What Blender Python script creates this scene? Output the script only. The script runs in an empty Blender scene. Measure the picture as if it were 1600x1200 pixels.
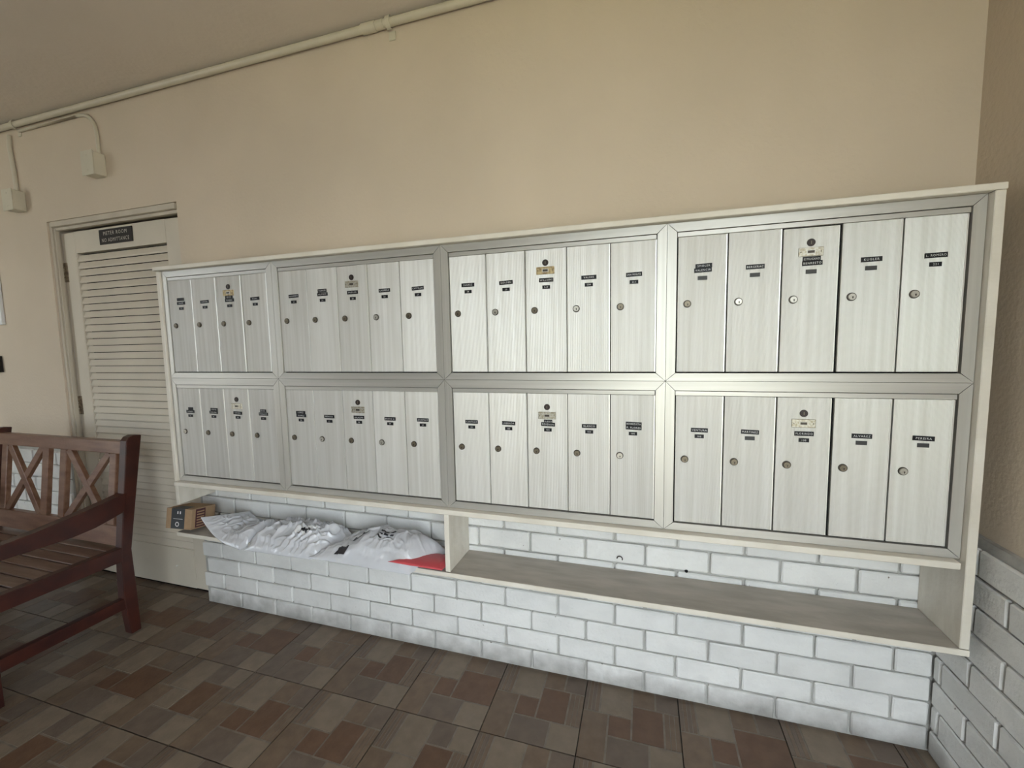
import bpy, math, random
from math import sin, cos, pi, radians
from mathutils import Vector, Matrix, noise

random.seed(7)
col = bpy.context.scene.collection
FZ = 0.735          # floor lies 0.735 m below the foot of the mailbox frames (z = 0 when building)

# ------------------------------------------------------------------ camera
cam_d = bpy.data.cameras.new('camera')
cam = bpy.data.objects.new('camera', cam_d)
col.objects.link(cam)
CR = [[0.9563716, 0.2915627, -0.0185652], [0.0084074, -0.0909861, -0.9958167], [-0.2920321, 0.9522146, -0.0894678]]
CP = [2.08307, -1.43737, 0.60622]
m = Matrix(((CR[0][0], -CR[1][0], -CR[2][0], CP[0]),
            (CR[0][1], -CR[1][1], -CR[2][1], CP[1]),
            (CR[0][2], -CR[1][2], -CR[2][2], CP[2] + FZ),
            (0, 0, 0, 1)))
cam.matrix_world = m
cam_d.sensor_fit = 'HORIZONTAL'
cam_d.sensor_width = 36.0
cam_d.lens = 669.349 / 1600 * 36.0
cam_d.clip_start = 0.02
bpy.context.scene.camera = cam

# ------------------------------------------------------------------ world, sun, exposure
w = bpy.data.worlds.new('world')
bpy.context.scene.world = w
w.use_nodes = True
bg = w.node_tree.nodes['Background']
bg.inputs[0].default_value = (0.84, 0.93, 1.0, 1)
bg.inputs[1].default_value = 1.75
sd = bpy.data.lights.new('sun', 'SUN')
sun = bpy.data.objects.new('sun', sd)
col.objects.link(sun)
sd.energy = 9.0
sd.angle = radians(0.6)
sd.color = (1.0, 0.90, 0.78)
sun.rotation_euler = (radians(-36), radians(-14), 0)      # shines from behind the building, over its roof
def daylight_portal(loc, rot, sx, sy):
    a = bpy.data.lights.new('daylight_portal', 'AREA')
    a.shape = 'RECTANGLE'; a.size = sx; a.size_y = sy
    a.cycles.is_portal = True
    o = bpy.data.objects.new('daylight_portal', a)
    o.location = loc; o.rotation_euler = rot
    col.objects.link(o)
vs = bpy.context.scene.view_settings
vs.view_transform = 'Standard'
vs.look = 'None'
vs.gamma = 1.0
vs.use_curve_mapping = False
vs.exposure = 2.24

# ------------------------------------------------------------------ materials
def principled(name):
    mt = bpy.data.materials.new(name)
    mt.use_nodes = True
    nt = mt.node_tree
    return mt, nt, nt.nodes['Principled BSDF']

def mat(name, c, rough=0.6, metal=0.0, var=0.0, vscale=(6, 6, 6), c2=None, bump=0.0, bscale=60.0, bvec=(1, 1, 1),
        rnd=0.0, spec=0.5, detail=4, coat=0.0, ramp=(0.35, 0.65)):
    """colour mixed to c2 by noise, per-object brightness jitter rnd, fine noise bump"""
    mt, nt, b = principled(name)
    b.inputs['Roughness'].default_value = rough
    b.inputs['Metallic'].default_value = metal
    b.inputs['Specular IOR Level'].default_value = spec
    b.inputs['Coat Weight'].default_value = coat
    N = nt.nodes; L = nt.links
    tc = N.new('ShaderNodeTexCoord')
    geo = N.new('ShaderNodeNewGeometry')
    if c2 is None:
        c2 = tuple(x * (1 - var) for x in c)
    mp = N.new('ShaderNodeMapping'); mp.inputs['Scale'].default_value = vscale
    L.new(geo.outputs['Position'], mp.inputs['Vector'])
    nz = N.new('ShaderNodeTexNoise'); nz.inputs['Scale'].default_value = 1.0; nz.inputs['Detail'].default_value = detail
    L.new(mp.outputs[0], nz.inputs['Vector'])
    rp = N.new('ShaderNodeMapRange'); rp.inputs['From Min'].default_value = ramp[0]; rp.inputs['From Max'].default_value = ramp[1]
    L.new(nz.outputs['Fac'], rp.inputs['Value'])
    mx = N.new('ShaderNodeMix'); mx.data_type = 'RGBA'
    mx.inputs['A'].default_value = (*c, 1); mx.inputs['B'].default_value = (*c2, 1)
    L.new(rp.outputs[0], mx.inputs['Factor'])
    out = mx.outputs['Result']
    if rnd > 0:
        oi = N.new('ShaderNodeObjectInfo')
        r2 = N.new('ShaderNodeMapRange'); r2.inputs['To Min'].default_value = 1 - rnd; r2.inputs['To Max'].default_value = 1 + rnd * 0.6
        L.new(oi.outputs['Random'], r2.inputs['Value'])
        h = N.new('ShaderNodeHueSaturation')
        L.new(r2.outputs[0], h.inputs['Value']); L.new(out, h.inputs['Color'])
        out = h.outputs['Color']
    L.new(out, b.inputs['Base Color'])
    if bump > 0:
        m2 = N.new('ShaderNodeMapping'); m2.inputs['Scale'].default_value = bvec
        L.new(geo.outputs['Position'], m2.inputs['Vector'])
        n2 = N.new('ShaderNodeTexNoise'); n2.inputs['Scale'].default_value = bscale; n2.inputs['Detail'].default_value = 5
        L.new(m2.outputs[0], n2.inputs['Vector'])
        bp = N.new('ShaderNodeBump'); bp.inputs['Strength'].default_value = bump; bp.inputs['Distance'].default_value = 0.004
        L.new(n2.outputs['Fac'], bp.inputs['Height'])
        L.new(bp.outputs[0], b.inputs['Normal'])
    return mt

def brick_mat():
    """white painted brick; brown-grey grime gathers in a band along the foot of the wall"""
    mt = mat('painted_brick', (0.74, 0.735, 0.71), 0.55, var=0.10, vscale=(9, 9, 14), bump=0.55, bscale=85, rnd=0.06, spec=0.35)
    nt = mt.node_tree; N = nt.nodes; L = nt.links; b = N['Principled BSDF']
    src = b.inputs['Base Color'].links[0].from_socket
    geo = N.new('ShaderNodeNewGeometry')
    sx = N.new('ShaderNodeSeparateXYZ'); L.new(geo.outputs['Position'], sx.inputs[0])
    nz = N.new('ShaderNodeTexNoise'); nz.inputs['Scale'].default_value = 14; nz.inputs['Detail'].default_value = 6
    L.new(geo.outputs['Position'], nz.inputs['Vector'])
    ad = N.new('ShaderNodeMath'); ad.operation = 'MULTIPLY_ADD'; ad.inputs[1].default_value = -0.16; 
    L.new(nz.outputs['Fac'], ad.inputs[0]); L.new(sx.outputs['Z'], ad.inputs[2])
    mr = N.new('ShaderNodeMapRange'); mr.inputs['From Min'].default_value = -0.085; mr.inputs['From Max'].default_value = 0.03
    mr.inputs['To Min'].default_value = 0.75; mr.inputs['To Max'].default_value = 0.0
    L.new(ad.outputs[0], mr.inputs['Value'])
    mx = N.new('ShaderNodeMix'); mx.data_type = 'RGBA'; mx.inputs['B'].default_value = (0.19, 0.175, 0.155, 1)
    L.new(mr.outputs[0], mx.inputs['Factor']); L.new(src, mx.inputs['A'])
    # small dark chips
    n3 = N.new('ShaderNodeTexNoise'); n3.inputs['Scale'].default_value = 42; n3.inputs['Detail'].default_value = 3
    L.new(geo.outputs['Position'], n3.inputs['Vector'])
    m3 = N.new('ShaderNodeMapRange'); m3.inputs['From Min'].default_value = 0.735; m3.inputs['From Max'].default_value = 0.77
    L.new(n3.outputs['Fac'], m3.inputs['Value'])
    m4 = N.new('ShaderNodeMix'); m4.data_type = 'RGBA'; m4.inputs['B'].default_value = (0.2, 0.17, 0.14, 1)
    L.new(m3.outputs[0], m4.inputs['Factor']); L.new(mx.outputs['Result'], m4.inputs['A'])
    L.new(m4.outputs['Result'], b.inputs['Base Color'])
    return mt

def alu_mat(name, c, c2, rough, ribs=True, metal=0.85):
    """extruded aluminium: fine vertical ribs, long vertical streaks"""
    mt = mat(name, c, rough, metal, c2=c2, vscale=(70, 70, 1.6), rnd=0.07, detail=5, ramp=(0.3, 0.7))
    nt = mt.node_tree; N = nt.nodes; L = nt.links; b = N['Principled BSDF']
    if ribs:
        tc = N.new('ShaderNodeTexCoord')
        wv = N.new('ShaderNodeTexWave'); wv.wave_type = 'BANDS'; wv.bands_direction = 'X'
        wv.inputs['Scale'].default_value = 105; wv.inputs['Distortion'].default_value = 0.0
        L.new(tc.outputs['Object'], wv.inputs['Vector'])
        bp = N.new('ShaderNodeBump'); bp.inputs['Strength'].default_value = 0.38; bp.inputs['Distance'].default_value = 0.0013
        L.new(wv.outputs['Fac'], bp.inputs['Height'])
        L.new(bp.outputs[0], b.inputs['Normal'])
    return mt

M = {}
M['plaster'] = mat('beige_plaster', (0.62, 0.53, 0.42), 0.85, var=0.09, vscale=(1.6, 1.6, 1.2), bump=0.35, bscale=70, spec=0.2)
M['ceiling'] = mat('ceiling_plaster', (0.74, 0.665, 0.57), 0.9, var=0.06, vscale=(2, 2, 2), bump=0.35, bscale=55, spec=0.2)
M['brick'] = brick_mat()
M['mortar'] = mat('painted_mortar', (0.44, 0.43, 0.40), 0.8, var=0.2, vscale=(20, 20, 20), bump=0.5, bscale=60)
M['door_paint'] = mat('door_paint', (0.60, 0.54, 0.44), 0.5, var=0.08, vscale=(5, 5, 3), bump=0.12, bscale=50)
M['jamb_paint'] = mat('jamb_paint', (0.53, 0.475, 0.38), 0.5, c2=(0.46, 0.405, 0.32), vscale=(9, 9, 2.5), bump=0.10, bscale=40)
M['wood_white'] = mat('white_painted_board', (0.70, 0.66, 0.58), 0.5, c2=(0.62, 0.575, 0.49), vscale=(8, 30, 8), bump=0.35, bscale=45, bvec=(0.3, 1, 1))
M['shelf_top'] = mat('worn_dusty_board', (0.46, 0.42, 0.37), 0.7, c2=(0.36, 0.33, 0.285), vscale=(6, 25, 8), bump=0.3, bscale=40)
M['alu'] = alu_mat('ribbed_aluminium', (0.70, 0.69, 0.66), (0.58, 0.565, 0.525), 0.42, metal=0.4)
M['alu_frame'] = alu_mat('frame_aluminium', (0.54, 0.525, 0.485), (0.46, 0.445, 0.405), 0.42, ribs=False, metal=0.5)
M['alu_rail'] = mat('rail_aluminium', (0.52, 0.505, 0.47), 0.42, 0.5, c2=(0.45, 0.435, 0.40), vscale=(1.5, 60, 60), rnd=0.05)
M['edge'] = mat('door_edge', (0.74, 0.73, 0.69), 0.35, 0.6)
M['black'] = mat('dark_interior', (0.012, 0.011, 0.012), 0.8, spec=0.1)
M['tape'] = mat('black_tape', (0.012, 0.012, 0.015), 0.45, rnd=0.2, spec=0.2)
M['tape_grey'] = mat('faded_tape', (0.05, 0.05, 0.05), 0.5, spec=0.3)
M['letter'] = mat('embossed_white', (0.62, 0.62, 0.62), 0.5)
M['steel'] = mat('lock_steel', (0.46, 0.44, 0.39), 0.38, 0.6)
M['brass'] = mat('lock_tarnished', (0.17, 0.145, 0.105), 0.42, 0.6)
M['lockring'] = mat('lock_ring', (0.06, 0.05, 0.04), 0.5, 0.4)
M['master'] = mat('master_lock_dark', (0.03, 0.02, 0.018), 0.5, 0.3)
M['plate'] = mat('worn_plate', (0.52, 0.50, 0.44), 0.4, 0.6, c2=(0.32, 0.28, 0.2), vscale=(180, 180, 180))
M['plate_old'] = mat('rusty_plate', (0.50, 0.40, 0.22), 0.5, 0.4, c2=(0.24, 0.17, 0.09), vscale=(120, 120, 120))
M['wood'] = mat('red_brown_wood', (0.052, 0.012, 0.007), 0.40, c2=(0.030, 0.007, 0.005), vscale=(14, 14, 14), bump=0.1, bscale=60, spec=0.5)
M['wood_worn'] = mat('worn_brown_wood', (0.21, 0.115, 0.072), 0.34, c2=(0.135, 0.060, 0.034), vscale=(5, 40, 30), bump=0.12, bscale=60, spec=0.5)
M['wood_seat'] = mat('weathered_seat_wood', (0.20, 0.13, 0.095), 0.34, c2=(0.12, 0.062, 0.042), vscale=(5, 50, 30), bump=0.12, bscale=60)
M['sign'] = mat('sign_black', (0.022, 0.018, 0.016), 0.5, spec=0.2)
M['sign_letter'] = mat('sign_letter', (0.48, 0.44, 0.38), 0.5)
M['grout'] = mat('dark_grout', (0.050, 0.043, 0.037), 0.9, var=0.3, vscale=(30, 30, 30))
M['pipe'] = mat('conduit_paint', (0.60, 0.555, 0.44), 0.38, var=0.08, vscale=(10, 10, 10))
M['carton'] = mat('cardboard', (0.36, 0.24, 0.14), 0.8, var=0.12, vscale=(20, 20, 20))
M['carton_dark'] = mat('carton_print', (0.035, 0.04, 0.045), 0.5)
M['carton_maroon'] = mat('carton_maroon_print', (0.07, 0.02, 0.025), 0.5)
M['red'] = mat('red_poly', (0.58, 0.085, 0.10), 0.28, bump=0.2, bscale=25)
M['ink'] = mat('black_print', (0.02, 0.02, 0.025), 0.4)
M['labelw'] = mat('shipping_label', (0.72, 0.72, 0.72), 0.6)
M['hinge'] = mat('rusty_hinge', (0.30, 0.24, 0.16), 0.5, 0.3, c2=(0.10, 0.065, 0.04), vscale=(60, 60, 60))
for nme, c, c2 in (('tile_tan', (0.21, 0.165, 0.122), (0.175, 0.137, 0.10)), ('tile_mid', (0.166, 0.117, 0.080), (0.130, 0.090, 0.061)),
                   ('tile_brown', (0.136, 0.078, 0.048), (0.108, 0.060, 0.037)), ('tile_mauve', (0.148, 0.112, 0.086), (0.120, 0.090, 0.069))):
    M[nme] = mat(nme, c, 0.42, c2=c2, vscale=(22, 22, 22), bump=0.25, bscale=70, rnd=0.10, spec=0.4, detail=6)
M['blocker_dark'] = mat('dark_brown_light_blocker', (0.22, 0.18, 0.14), 0.8, var=0.1)  # for the unseen front blocker, kept dark to cut bounced light
M['pavement'] = mat('pavement_outside', (0.43, 0.39, 0.335), 0.9, var=0.15, vscale=(2, 2, 2))
M['lawn'] = mat('lawn_outside', (0.16, 0.21, 0.07), 0.95, var=0.3, vscale=(3, 3, 3))
def poly_mat():
    mt = mat('white_poly_film', (0.58, 0.59, 0.62), 0.18, var=0.05, vscale=(8, 8, 8), bump=0.5, bscale=22, spec=0.55, coat=0.3)
    return mt
M['poly'] = poly_mat()

# ------------------------------------------------------------------ mesh builder (frame coordinates, z = 0 at foot of mailboxes)
class MB:
    def __init__(self):
        self.v = []; self.f = []; self.mi = []; self.sm = []
    def add(self, vs_, fs_, mi=0, smooth=False):
        n = len(self.v)
        self.v += [tuple(a) for a in vs_]
        for f in fs_:
            self.f.append(tuple(n + i for i in f)); self.mi.append(mi); self.sm.append(smooth)
        return self
    def box(self, x0, x1, y0, y1, z0, z1, mi=0, bev=0.0):
        if bev <= 0:
            v = [(x, y, z) for z in (z0, z1) for y in (y0, y1) for x in (x0, x1)]
            return self.add(v, [(0, 2, 3, 1), (4, 5, 7, 6), (0, 1, 5, 4), (2, 6, 7, 3), (0, 4, 6, 2), (1, 3, 7, 5)], mi)
        # bevelled box: 24 verts
        b = min(bev, (x1 - x0) / 2.01, (y1 - y0) / 2.01, (z1 - z0) / 2.01)
        v = []; idx = {}
        for sx in (0, 1):
            for sy in (0, 1):
                for sz in (0, 1):
                    X = (x0, x1)[sx]; Y = (y0, y1)[sy]; Z = (z0, z1)[sz]
                    dx = b if sx == 0 else -b; dy = b if sy == 0 else -b; dz = b if sz == 0 else -b
                    for k, q in enumerate(((X, Y + dy, Z + dz), (X + dx, Y, Z + dz), (X + dx, Y + dy, Z))):
                        idx[(sx, sy, sz, k)] = len(v); v.append(q)
        I = lambda a, b_, c, k: idx[(a, b_, c, k)]
        F = []
        for s in (0, 1):
            q = [I(s, 0, 0, 0), I(s, 1, 0, 0), I(s, 1, 1, 0), I(s, 0, 1, 0)]; F.append(q if s else q[::-1])
            q = [I(0, s, 0, 1), I(1, s, 0, 1), I(1, s, 1, 1), I(0, s, 1, 1)]; F.append(q[::-1] if s else q)
            q = [I(0, 0, s, 2), I(1, 0, s, 2), I(1, 1, s, 2), I(0, 1, s, 2)]; F.append(q if s else q[::-1])
        for a in (0, 1):
            for c in (0, 1):
                q = [I(a, c, 0, 0), I(a, c, 1, 0), I(a, c, 1, 1), I(a, c, 0, 1)]; F.append(q if (a == c) else q[::-1])
                q = [I(a, 0, c, 0), I(a, 0, c, 2), I(a, 1, c, 2), I(a, 1, c, 0)]; F.append(q if (a == c) else q[::-1])
                q = [I(0, a, c, 1), I(0, a, c, 2), I(1, a, c, 2), I(1, a, c, 1)]; F.append(q[::-1] if (a == c) else q)
                for d in (0, 1):
                    F.append([I(a, c, d, 0), I(a, c, d, 1), I(a, c, d, 2)])
        return self.add(v, F, mi)
    def prism(self, pts, axis, a0, a1, mi=0):
        """polygon pts in the two other axes, extruded along axis"""
        n = len(pts)
        def P(p, a):
            return {0: (a, p[0], p[1]), 1: (p[0], a, p[1]), 2: (p[0], p[1], a)}[axis]
        v = [P(p, a0) for p in pts] + [P(p, a1) for p in pts]
        F = [tuple(range(n)), tuple(range(2 * n - 1, n - 1, -1))] + [(i, i + n, (i + 1) % n + n, (i + 1) % n) for i in range(n)]
        return self.add(v, F, mi)
    def cyl(self, c, r0, r1, h, axis=1, n=20, mi=0, smooth=True, r_in=None):
        """from c going -h along axis (towards the viewer for axis 1)"""
        v = []
        for k, (r, hh) in enumerate(((r0, 0), (r1, h))):
            for i in range(n):
                a = 2 * pi * i / n
                if axis == 1: v.append((c[0] + r * cos(a), c[1] - hh, c[2] + r * sin(a)))
                elif axis == 2: v.append((c[0] + r * cos(a), c[1] + r * sin(a), c[2] + hh))
                else: v.append((c[0] + hh, c[1] + r * cos(a), c[2] + r * sin(a)))
        self.add(v, [(i, (i + 1) % n, (i + 1) % n + n, i + n) for i in range(n)], mi, smooth)
        self.add([v[i + n] for i in range(n)], [tuple(range(n))], mi)
        return self
    def tube(self, pts, r, n=12, mi=0):
        pts = [Vector(p) for p in pts]
        rings = []
        up = Vector((0.3, 0.9, 0.25)).normalized()
        for i, p in enumerate(pts):
            t = (pts[min(i + 1, len(pts) - 1)] - pts[max(i - 1, 0)]).normalized()
            a = t.cross(up).normalized(); b = t.cross(a).normalized()
            rings.append([p + (a * cos(2 * pi * k / n) + b * sin(2 * pi * k / n)) * r for k in range(n)])
        v = [q for rg in rings for q in rg]
        F = [(i * n + k, i * n + (k + 1) % n, (i + 1) * n + (k + 1) % n, (i + 1) * n + k) for i in range(len(pts) - 1) for k in range(n)]
        self.add(v, F, mi, True)
        self.add(rings[0], [tuple(range(n))], mi); self.add(rings[-1], [tuple(range(n))], mi)
        return self
    def bar(self, p, q, wdt, y0, y1, mi=0):
        """flat bar in the XZ plane from p to q; y0,y1 may be functions of z"""
        d = Vector((q[0] - p[0], q[1] - p[1])).normalized(); nrm = Vector((-d.y, d.x)) * (wdt / 2)
        c = [(p[0] + nrm.x, p[1] + nrm.y), (q[0] + nrm.x, q[1] + nrm.y), (q[0] - nrm.x, q[1] - nrm.y), (p[0] - nrm.x, p[1] - nrm.y)]
        f0 = y0 if callable(y0) else (lambda z: y0)
        f1 = y1 if callable(y1) else (lambda z: y1)
        v = [(a, f0(b), b) for a, b in c] + [(a, f1(b), b) for a, b in c]
        return self.add(v, [(0, 1, 2, 3), (7, 6, 5, 4), (0, 4, 5, 1), (1, 5, 6, 2), (2, 6, 7, 3), (3, 7, 4, 0)], mi)
    def mesh(self, name, mats, origin=(0, 0, 0)):
        me = bpy.data.meshes.new(name)
        me.from_pydata([(a - origin[0], b - origin[1], c - origin[2]) for a, b, c in self.v], [], self.f)
        for mt in mats: me.materials.append(mt)
        me.polygons.foreach_set('material_index', self.mi)
        me.polygons.foreach_set('use_smooth', self.sm)
        me.update()
        import bmesh
        bm = bmesh.new(); bm.from_mesh(me); bmesh.ops.recalc_face_normals(bm, faces=bm.faces); bm.to_mesh(me); bm.free()
        return me
    def build(self, name, mats, parent=None, origin=None):
        if not isinstance(mats, (list, tuple)): mats = [mats]
        if origin is None:
            xs = [a[0] for a in self.v]; ys = [a[1] for a in self.v]; zs = [a[2] for a in self.v]
            origin = ((min(xs) + max(xs)) / 2, (min(ys) + max(ys)) / 2, min(zs))
        o = bpy.data.objects.new(name, self.mesh(name, mats, origin))
        place(o, origin, parent)
        return o

def worldpos(o):
    p = Vector(o.location)
    while o.parent:
        o = o.parent; p += Vector(o.location)
    return p
def place(o, origin, parent):
    """origin in frame coordinates"""
    wpos = Vector((origin[0], origin[1], origin[2] + FZ))
    if parent is not None:
        o.parent = parent
        o.location = wpos - worldpos(parent)
    else:
        o.location = wpos
    col.objects.link(o)
def thing(name, loc):
    o = bpy.data.objects.new(name, None)
    o.empty_display_size = 0.1
    place(o, loc, None)
    return o
def tag(o, label=None, cat=None, group=None, kind=None):
    if label: o['label'] = label
    if cat: o['category'] = cat
    if group: o['group'] = group
    if kind: o['kind'] = kind
    return o

_tc = {}
def text_geo(s):
    """flat glyph polygons of the string, height 1, starting at x 0 -> (verts2d, faces, width)"""
    if s in _tc: return _tc[s]
    cu = bpy.data.curves.new('t', 'FONT'); cu.body = s; cu.resolution_u = 2; cu.space_character = 1.22
    ob = bpy.data.objects.new('t', cu)
    me = ob.to_mesh()
    vs_ = [(v.co.x, v.co.y) for v in me.vertices]
    fs_ = [tuple(p.vertices) for p in me.polygons]
    ob.to_mesh_clear()
    bpy.data.objects.remove(ob); bpy.data.curves.remove(cu)
    xs = [a[0] for a in vs_] or [0, 1]
    r = ([((a - min(xs)) / 0.69, b / 0.69) for a, b in vs_], fs_, (max(xs) - min(xs)) / 0.69)
    _tc[s] = r
    return r
def put_text(mb, s, cx, cz, y, h, maxw, mi, tilt=0.0):
    vv, ff, wd = text_geo(s)
    k = min(1.0, maxw / (wd * h))
    out = []
    for a, b in vv:
        lx = (a - wd / 2) * h * k; lz = (b - 0.5) * h
        out.append((cx + lx - lz * tilt, y, cz + lz + lx * tilt))
    mb.add(out, ff, mi)

# ================================================================== SETTING
D = 0.17      # face of the painted brick
P = 0.19      # face of the plaster above it
XR = 2.975    # brick face of the right wall
OX0, OX1, OZ1 = -1.160, -0.148, 1.352     # door opening
CZ = 1.915
wb = MB()
wb.box(-5.6, OX0, P, P + 0.25, -FZ, CZ + 0.1)
wb.box(OX0, OX1, P, P + 0.25, OZ1, CZ + 0.1)
wb.box(OX1, 3.25, P, P + 0.25, -FZ, CZ + 0.1)
wb.box(OX0 - 0.1, OX1 + 0.1, P + 0.24, P + 0.30, -FZ - 0.1, OZ1 + 0.1, mi=1)
wb.box(OX1 + 0.006, XR + 0.01, D + 0.010, P + 0.012, -FZ, 0.050, mi=1)
wb.box(-4.0, OX0 - 0.006, D + 0.010, P + 0.012, -FZ, 0.050, mi=1)
wall_back = tag(wb.build('wall_back', [M['plaster'], M['mortar']], origin=(0, P, -FZ)), kind='structure')
RY = -1.75
wr = MB()
wr.box(3.25, 5.1, RY, RY + 0.2, -FZ - 0.06, CZ + 0.1)
wr.box(3.0, 3.25, RY, P + 0.05, -FZ, CZ + 0.1)
wr.box(XR + 0.010, 3.012, RY + 0.006, D + 0.01, -FZ, 0.050, mi=1)
wall_right = tag(wr.build('wall_right', [M['plaster'], M['mortar']], origin=(3.1, P, -FZ)), kind='structure')
cl = MB().box(-5.8, 5.1, -2.95, P + 0.25, CZ, CZ + 0.25)
tag(cl.build('ceiling', M['ceiling'], origin=(0, 0, CZ)), kind='structure')
fl = MB().box(-5.8, 5.1, -2.95, P + 0.25, -FZ - 0.12, -FZ - 0.007)
floor = tag(fl.build('floor', M['grout'], origin=(0, 0, -FZ - 0.12)), kind='structure')
# outside: sunlit pavement and lawn, the far house front across the court is out of every view
og = MB().box(-14, 14, -9.0, -2.95, -FZ - 0.2, -FZ - 0.06, mi=0).box(-14, 14, -30, -9.0, -FZ - 0.2, -FZ - 0.06, mi=1)
og.box(-14, -5.8, -2.95, 6, -FZ - 0.2, -FZ - 0.06, mi=0)
tag(og.build('ground_outside', [M['pavement'], M['lawn']], origin=(0, -6, -FZ - 0.2)), kind='structure')
wf = MB().box(-2.7, 1.7, -2.95, -2.75, -FZ - 0.06, CZ).box(1.7, 5.1, -2.95, -2.75, CZ - 0.35, CZ).box(-5.6, -3.9, -2.95, -2.75, -FZ - 0.06, CZ)  # unseen front wall and header beam, added to block and shape the daylight
tag(wf.build('light_blocker_front', [M['blocker_dark']], origin=(-1.2, -3.3, -FZ)), kind='structure')
daylight_portal((3.4, -2.85, FZ + 0.45), (radians(90), 0, pi), 3.4, 2.35)
daylight_portal((5.1, -2.2, FZ + 0.6), (radians(90), 0, -pi / 2), 1.1, 2.7)
daylight_portal((-3.3, -2.85, FZ + 0.6), (radians(90), 0, pi), 1.2, 2.7)
wl = MB().box(-5.8, -5.6, -2.95, P + 0.25, -FZ - 0.1, CZ)  # unseen end wall, added to cut the light from the left
tag(wl.build('light_blocker_left', [M['plaster']], origin=(-5.7, P, -FZ)), kind='structure')

# bricks ------------------------------------------------------------
BH, BG = 0.084, 0.0072
def brick_mesh(l, sd_):
    r = random.Random(sd_)
    b = MB().box(-l / 2, l / 2, -0.012, 0.003, 0, BH - BG, bev=0.0045)
    j = lambda: r.uniform(-0.0011, 0.0011)
    b.v = [(x + j(), y + (j() * 0.7 if y < -0.003 else 0), z + j()) for x, y, z in b.v]
    return b.mesh('brick', [M['brick']])
BM = {}
def brick_at(parent, x, y, z, l, rot=0.0):
    key = (round(l, 3), random.randrange(5))
    if key not in BM: BM[key] = brick_mesh(key[0], hash(key) & 0xffff)
    o = bpy.data.objects.new('brick', BM[key])
    place(o, (x, y, z), parent)
    o.rotation_euler = (0, 0, rot)
def courses(parent, a0, a1, base_off, fn):
    pitch = 0.2215
    for k in range(-1, 9):
        z0 = -0.73 + BH * k + BG / 2
        if z0 < -0.735: 
            continue
        off = base_off + (pitch / 2 if k % 2 else 0)
        n0 = int(math.floor((a0 - off) / pitch)) - 1
        for i in range(n0, n0 + 40):
            s = off + i * pitch + BG / 2; e = s + pitch - BG
            s = max(s, a0); e = min(e, a1)
            if e - s < 0.025: continue
            fn(parent, (s + e) / 2, z0 + random.uniform(-.001, .001), e - s)
def bk(parent, c, z, l): brick_at(parent, c, D + 0.010 + random.uniform(-.0012, .0012), z, l)
def bkr(parent, c, z, l): brick_at(parent, XR + 0.010 + random.uniform(-.0012, .0012), c, z, l, rot=-pi / 2)
courses(wall_back, OX1 + 0.005, XR - 0.004, 1.875, bk)
courses(wall_back, -3.18, OX0 - 0.004, 1.875 - 0.2215 * 13.2, bk)
courses(wall_right, RY, D - 0.004, 0.022, bkr)

# floor tiles ---------------------------------------------------------
TX, TY, TX0, TY0 = 0.3355, 0.343, 0.205, -0.154
M['tile_groove'] = mat('tile_groove', (0.20, 0.17, 0.14), 0.7, var=0.3, vscale=(30, 30, 30))
mats_t = [M['tile_groove'], M['tile_tan'], M['tile_mid'], M['tile_brown'], M['tile_mauve']]
PIECES = [  # u0,u1,v0,v1,material, ribs
    (0.0, 0.27, 0.0, 0.555, 2, 0), (0.0, 0.17, 0.565, 1.0, 4, 4), (0.18, 0.51, 0.565, 1.0, 1, 0),
    (0.52, 0.755, 0.735, 1.0, 2, 0), (0.765, 1.0, 0.735, 1.0, 4, 0), (0.52, 0.835, 0.31, 0.725, 3, 0),
    (0.845, 1.0, 0.31, 0.725, 2, 3), (0.28, 0.51, 0.31, 0.555, 3, 0), (0.28, 0.685, 0.0, 0.30, 4, 0), (0.695, 1.0, 0.0, 0.30, 1, 0)]
def tile_mesh(var, cx0, cx1, cy0, cy1):
    r = random.Random(var * 31 + 5)
    b = MB()
    g = 0.004
    X0, X1, Y0, Y1 = max(g / 2, cx0), min(TX - g / 2, cx1), max(g / 2, cy0), min(TY - g / 2, cy1)
    b.box(X0, X1, Y0, Y1, -0.008, -0.0010, mi=0)
    for (u0, u1, v0, v1, mi, ribs) in PIECES:
        if var == 1 and ribs == 3: continue
        if var == 1 and mi == 3 and u0 > 0.4: u1 = 1.0
        if var == 2: ribs = 0 if ribs == 4 else ribs
        if var == 3 and ribs: ribs += 1
        if var == 2 and r.random() < 0.35: mi = r.choice((2, 4))
        if var == 3 and r.random() < 0.3: mi = r.choice((1, 2, 4))
        gg = 0.0016
        x0, x1 = u0 * TX + gg, u1 * TX - gg
        y0, y1 = v0 * TY + gg, v1 * TY - gg
        n = ribs or 1
        for k in range(n):
            a0 = x0 + (x1 - x0) * k / n + (0.0012 if k else 0); a1 = x0 + (x1 - x0) * (k + 1) / n - (0.0012 if k < n - 1 else 0)
            q0, q1, q2, q3 = max(a0, X0), min(a1, X1), max(y0, Y0), min(y1, Y1)
            if q1 - q0 < 0.003 or q3 - q2 < 0.003: continue
            b.box(q0, q1, q2, q3, -0.004, r.uniform(-0.0003, 0.0003), mi=mi if not (n > 1 and k % 2) else 2)
    return b.mesh('tile', mats_t) if b.v else None
TMc = {}
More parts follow.
